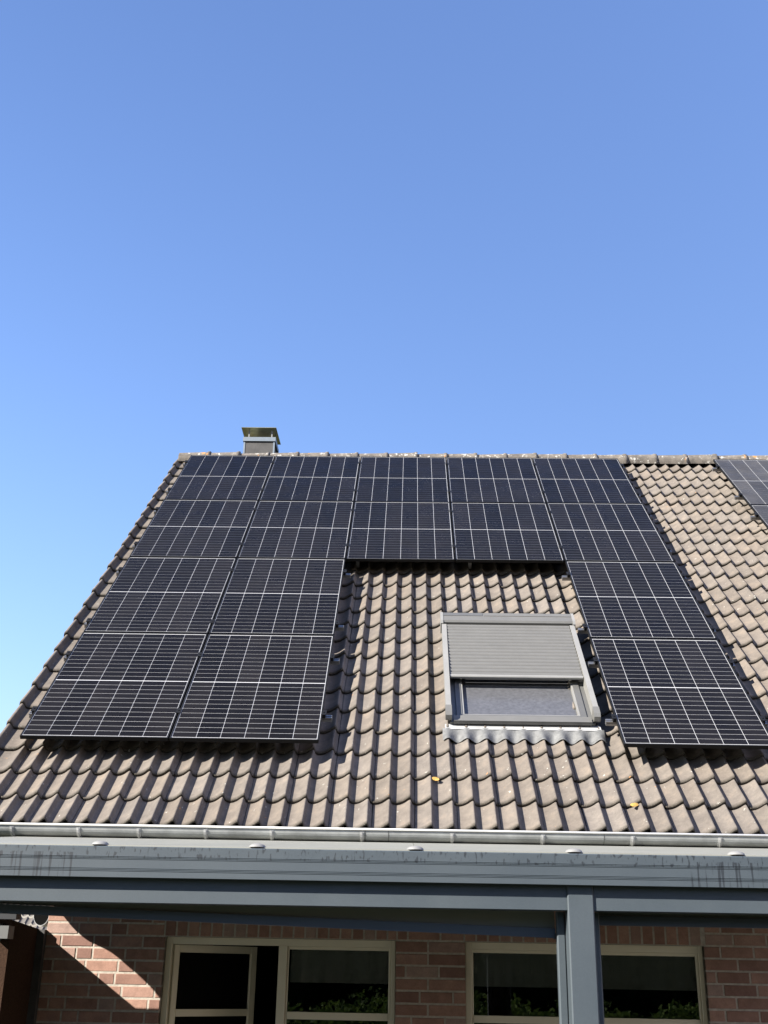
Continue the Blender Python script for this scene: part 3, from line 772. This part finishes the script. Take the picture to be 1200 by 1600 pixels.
for i, x in enumerate(xr):
    q = MB(); w_ = .025
    y0, z0, y1, z1 = -2.858, 2.412, -.52, 2.698
    if i == 0: z1 += .0
    q.add([(x - w_, y0, z0), (x + w_, y0, z0), (x + w_, y1, z1), (x - w_, y1, z1), (x - w_, y0, z0 + .06), (x + w_, y0, z0 + .06), (x + w_, y1, z1 + .06), (x - w_, y1, z1 + .06)],
          [(3, 2, 1, 0), (4, 5, 6, 7), (0, 1, 5, 4), (1, 2, 6, 5), (2, 3, 7, 6), (3, 0, 4, 7)])
    place(q.mesh('rafter'), 'rafter', MT['beam'], can)
    if 0 < i < len(xr) - 1:
        q = MB(); R_ = .042; vs_ = []; fs = []
        for a in range(5):
            ph = a / 4 * math.pi / 2
            for b_ in range(16):
                t_ = 2 * math.pi * b_ / 16
                vs_.append((x + R_ * math.cos(ph) * math.cos(t_), -2.945 + R_ * math.cos(ph) * math.sin(t_), 2.4935 + .020 * math.sin(ph)))
        for a in range(4):
            for b_ in range(16): fs.append((a * 16 + b_, a * 16 + (b_ + 1) % 16, (a + 1) * 16 + (b_ + 1) % 16, (a + 1) * 16 + b_))
        q.add(vs_, fs); place(q.mesh('end_cap', True), 'end_cap', MT['white'], can)
for a, b_ in zip(xr, xr[1:]):
    q = MB(); y0, z0, y1, z1 = -2.965, 2.485, -.525, 2.766
    q.add([(a + .001, y0, z0), (b_ - .001, y0, z0), (b_ - .001, y1, z1), (a + .001, y1, z1), (a + .001, y0, z0 + .008), (b_ - .001, y0, z0 + .008), (b_ - .001, y1, z1 + .008), (a + .001, y1, z1 + .008)],
          [(3, 2, 1, 0), (4, 5, 6, 7), (0, 1, 5, 4), (1, 2, 6, 5), (2, 3, 7, 6), (3, 0, 4, 7)])
    place(q.mesh('roof_pane'), 'roof_pane', MT['opal'], can)
q = MB(); q.box(CX0, CX1, -.56, -.51, 2.62, 2.695); place(q.mesh('wall_plate'), 'wall_plate', MT['beam'], can)

# sagging shade cloth hung below the canopy roof
EDGE = [(0.0, 2.55), (.12, 2.545), (.237, 2.526), (.271, 2.506), (.319, 2.499), (.366, 2.507), (.411, 2.531), (.457, 2.552), (.503, 2.559), (.55, 2.557), (.596, 2.559), (.643, 2.555), (.686, 2.541), (.74, 2.515), (.80, 2.49), (.87, 2.50), (.95, 2.53)]
def edge_z(d):
    if d <= .95:
        for (a, za), (b_, zb) in zip(EDGE, EDGE[1:]):
            if d <= b_: return za + (zb - za) * (d - a) / (b_ - a)
    s_ = 2.53 - (d - .95) * .085
    return s_ - .035 * math.sin(math.pi * (((d - .95) / .38) % 1.0))
aw = MB(); nx, ny = 24, 70; vs_ = []; fs = []
DM = 2.42
for k_ in (0, 1):
    for j in range(ny + 1):
        d = .06 + (DM - .06) * j / ny
        for i in range(nx + 1):
            x_ = .25 + (CX1 - .30) * i / nx
            z_ = edge_z(d) - .01 * math.sin(i * 1.3) * (i > 1) - k_ * .003
            vs_.append((x_, YW - d, z_))
n1_ = (nx + 1) * (ny + 1)
for j in range(ny):
    for i in range(nx):
        a = j * (nx + 1) + i
        fs.append((a, a + 1, a + nx + 2, a + nx + 1)); fs.append((a + n1_ + nx + 1, a + n1_ + nx + 2, a + n1_ + 1, a + n1_))
aw.add(vs_, fs)
o = place(aw.mesh('shade_cloth', True), 'shade_cloth', MT['fabric'])
tag(o, 'pale sagging shade cloth hung under the canopy roof', 'awning')

# front screens: nearly rolled up, the left one hanging askew
def screen(x0, x1, zb0, zb1, ztop, label):
    t = thing('roller_screen', label, 'screen', (x0, -2.80, zb0), 'roller screens behind the canopy beam')
    h = .043
    def slant(y0, y1, lo0, lo1, hi0, hi1):
        q = MB(); q.add([(x0, y0, lo0), (x1, y0, lo1), (x1, y1, lo1), (x0, y1, lo0), (x0, y0, hi0), (x1, y0, hi1), (x1, y1, hi1), (x0, y1, hi0)],
                        [(3, 2, 1, 0), (4, 5, 6, 7), (0, 1, 5, 4), (1, 2, 6, 5), (2, 3, 7, 6), (3, 0, 4, 7)]); return q
    place(slant(-2.80, -2.765, zb0, zb1, zb0 + h, zb1 + h).mesh('bottom_bar'), 'bottom_bar', MT['bluebar'], t)
    place(slant(-2.785, -2.782, zb0 + h + .001, zb1 + h + .001, ztop, ztop).mesh('screen_cloth'), 'screen_cloth', MT['screen'], t)
    q = MB(); q.box(x1 - .006, x1 + .004, -2.804, -2.761, zb1 - .004, zb1 + h * .5); place(q.mesh('end_plug'), 'end_plug', MT['darkpl'], t)
screen(.42, 3.6725, 2.195, 2.113, 2.36, 'left roller screen hanging askew, its blue bar sloping down to the post')
screen(3.884, 6.3, 2.174, 2.174, 2.36, 'right roller screen rolled up level behind the beam')

# ---------------------------------------------------------------- partition wall at the left
pw = thing('partition_wall', 'brown roughcast partition wall against the left end of the house', 'wall', (.33, -.68, 0))
q = MB(); q.add([(.16, -.985, 0), (.452, -.985, 0), (.452, YW - .002, 0), (.16, YW - .002, 0), (.16, -.985, 2.215), (.452, -.985, 2.215), (.452, YW - .002, 2.178), (.16, YW - .002, 2.178)],
                [(3, 2, 1, 0), (4, 5, 6, 7), (0, 1, 5, 4), (1, 2, 6, 5), (2, 3, 7, 6), (3, 0, 4, 7)])
place(q.mesh('roughcast'), 'roughcast', MT['render_'], pw)
q = MB(); q.box(.12, .49, -1.03, -.93, 2.217, 2.30); place(q.mesh('coping_block'), 'coping_block', MT['darkpl'], pw)
q = MB(); q.box(.453, .502, -.43, YW + .02, 0, 2.175); place(q.mesh('corner_board'), 'corner_board', MT['slate'], pw)
q = MB(); q.box(.40, .475, -1.10, -.987, 2.10, 2.176)
q.box(.385, .40, -1.08, -.987, 2.085, 2.19)
tag(place(q.mesh('wall_bracket'), 'wall_bracket', MT['grey']), 'small grey box fixed to the end of the roughcast wall', 'bracket')
lg = thing('side_gutter', 'dark half-round gutter end above the roughcast wall', 'gutter', (.448, -.39, 2.2))
q = MB(); pr = [(-.052 * math.cos(math.pi * i / 12), -.068 * math.sin(math.pi * i / 12)) for i in range(13)]
n = len(pr); cxm, czm = .447, 2.272
vs_ = [(cxm + a, YW + .02, czm + b_) for a, b_ in pr] + [(cxm + a, YW + .03, czm + b_) for a, b_ in pr]
q.add(vs_, [tuple(range(n)), tuple(range(2 * n - 1, n - 1, -1))] + [(i, i + n, i + n + 1, i + 1) for i in range(n - 1)] + [(n - 1, 2 * n - 1, n, 0)])
place(q.mesh('opening_shade'), 'opening_shade', MT['mesh'], lg)  # black plate standing in for the shade inside the open gutter end
q = MB(); vs_ = []; fs = []
for y_ in (YW + .015, 1.6):
    for k_ in (1.0, 1.07):
        vs_ += [(cxm + a * k_, y_, czm + b_ * k_) for a, b_ in pr]
for i in range(n - 1):
    fs += [(i, i + 1, n + i + 1, n + i), (n + i, n + i + 1, 3 * n + i + 1, 3 * n + i), (i + 1, i, 2 * n + i, 2 * n + i + 1)]
q.add(vs_, fs); place(q.mesh('channel'), 'channel', MT['zinc_lt'], lg)

# ---------------------------------------------------------------- neighbour's roof glimpsed past the wall
nb = thing('neighbour_house', 'distant house with pale tiled roof glimpsed past the roughcast wall', 'house', (-8, 26, 0))
q = MB(); q.box(-14, -2.5, 23.6, 32, 0, 2.6); place(q.mesh('wall'), 'wall', MT['brick'], nb)
q = MB(); vs_ = []; fs = []; nxx = 11 * 46
rowsn = 22
for r in range(rowsn):
    for e in (0, 1):
        s_ = (r + e) * .33
        y_ = 23.2 + s_ * math.cos(.75); z_ = 2.45 + s_ * math.sin(.75) + (.045 if e == 0 else 0)
        for i in range(nxx + 1):
            a = (i % 8) / 8
            vs_.append((-14 + i * .182 / 8, y_, z_ + .05 * tile_profile(a) / .0465))
    for i in range(nxx):
        a = r * 2 * (nxx + 1) + i; fs.append((a, a + 1, a + nxx + 2, a + nxx + 1))
q.add(vs_, fs); tag(place(q.mesh('roof'), 'roof', MT['ntile'], nb), kind='stuff')

# ---------------------------------------------------------------- garden trees behind the photographer (they show in the window glass)
def crown_mesh(seed, rx, rz_, n, mat, ls=1.0):
    r_ = random.Random(seed); q = MB()
    lobes = [(Vector((r_.uniform(-1, 1) * rx * .55, r_.uniform(-1, 1) * rx * .55, r_.uniform(-.55, .6) * rz_)), r_.uniform(.4, .65)) for _ in range(11)]
    for _ in range(n):
        c_, s_ = r_.choice(lobes)
        d = Vector((r_.gauss(0, 1), r_.gauss(0, 1), r_.gauss(0, 1))).normalized() * (r_.random() ** .45)
        p = c_ + Vector((d.x * rx * s_, d.y * rx * s_, d.z * rz_ * s_))
        L = r_.uniform(.07, .14) * ls; e = Euler((r_.uniform(0, 6.3), r_.uniform(0, 6.3), r_.uniform(0, 6.3))).to_matrix()
        q.add([p + e @ Vector(a) for a in ((-L * .4, 0, 0), (0, -L * .9, .01), (L * .4, 0, 0), (0, L * .9, .01))], [(0, 1, 2, 3)])
    me = q.mesh('crown'); me.materials.append(mat); return me
CR = crown_mesh(1, 2.7, 2.5, 12000, MT['leafa'])
TREES = [(-3.0, -17.5, 3.2, 'leftmost dark garden tree mirrored in the windows'), (.6, -18.3, 3.0, 'dark garden tree mirrored in the ajar window'),
         (4.2, -17.6, 3.3, 'dark garden tree mirrored left of the post'), (7.8, -18.2, 3.0, 'dark garden tree mirrored right of the post'), (11.4, -17.4, 3.3, 'rightmost dark garden tree mirrored in the windows')]
for x_, y_, h_, lab in TREES:
    t = thing('garden_tree', lab, 'tree', (x_, y_, 0), 'garden trees opposite the house')
    q = MB(); q.cyl((x_, y_, -.05), (x_ + .1, y_, h_ * .55), .14, .10, 10); q.cyl((x_ + .1, y_, h_ * .55), (x_ + .05, y_ + .1, h_ + .6), .10, .03, 8)
    q.cyl((x_ + .1, y_, h_ * .5), (x_ + .9, y_ + .2, h_ + .4), .07, .02, 8); q.cyl((x_ + .1, y_, h_ * .55), (x_ - .8, y_ - .1, h_ + .5), .07, .02, 8)
    place(q.mesh('trunk'), 'trunk', MT['bark'], t)
    place(CR, 'crown', None, t, Matrix.Translation((x_, y_, h_)) @ Matrix.Rotation(x_ * 2.1, 4, 'Z'))
hd = thing('garden_hedge', 'tall dense dark hedge closing the garden opposite the house', 'hedge', (4, -21.5, 0))
q = MB(); q.box(-14, 22, -22.2, -21.0, 0, 5.6); place(q.mesh('core'), 'core', MT['leafcore'], hd)
r_ = random.Random(21); q = MB()
for _ in range(16000):
    p = Vector((r_.uniform(-14.2, 22.2), -20.98 + r_.gauss(0, .12), r_.uniform(0.05, 5.75)))
    L = r_.uniform(.06, .12); e = Euler((r_.uniform(0, 6.3), r_.uniform(0, 6.3), r_.uniform(0, 6.3))).to_matrix()
    q.add([p + e @ Vector(a) for a in ((-L * .4, 0, 0), (0, -L * .9, .01), (L * .4, 0, 0), (0, L * .9, .01))], [(0, 1, 2, 3)])
tag(place(q.mesh('leaf_face'), 'leaf_face', MT['leafa'], hd), kind='stuff')
SB = crown_mesh(5, 1.15, .75, 6500, MT['leafb'], .6)
for i, (x_, h_) in enumerate(((-1.6, .95), (.3, .8), (2.3, .9), (4.1, 1.0), (5.9, .85), (7.7, .95), (9.5, .9))):
    lab = '%s of the light green garden shrubs mirrored low in the windows, counted from the left' % ('first', 'second', 'third', 'fourth', 'fifth', 'sixth', 'seventh')[i]
    t = thing('garden_shrub', lab, 'shrub', (x_, -11.4, 0), 'garden shrubs opposite the house')
    q = MB(); q.cyl((x_, -11.4, -.03), (x_ + .05, -11.4, h_), .05, .03, 8); place(q.mesh('stem'), 'stem', MT['bark'], t)
    place(SB, 'foliage', None, t, Matrix.Translation((x_, -11.4, h_)) @ Matrix.Rotation(i * 1.7, 4, 'Z'))
print('tiles single', len(single), 'visible', sum(1 for t in cands if t[1] > 0), 'bricks', len(sel), len(bricks))
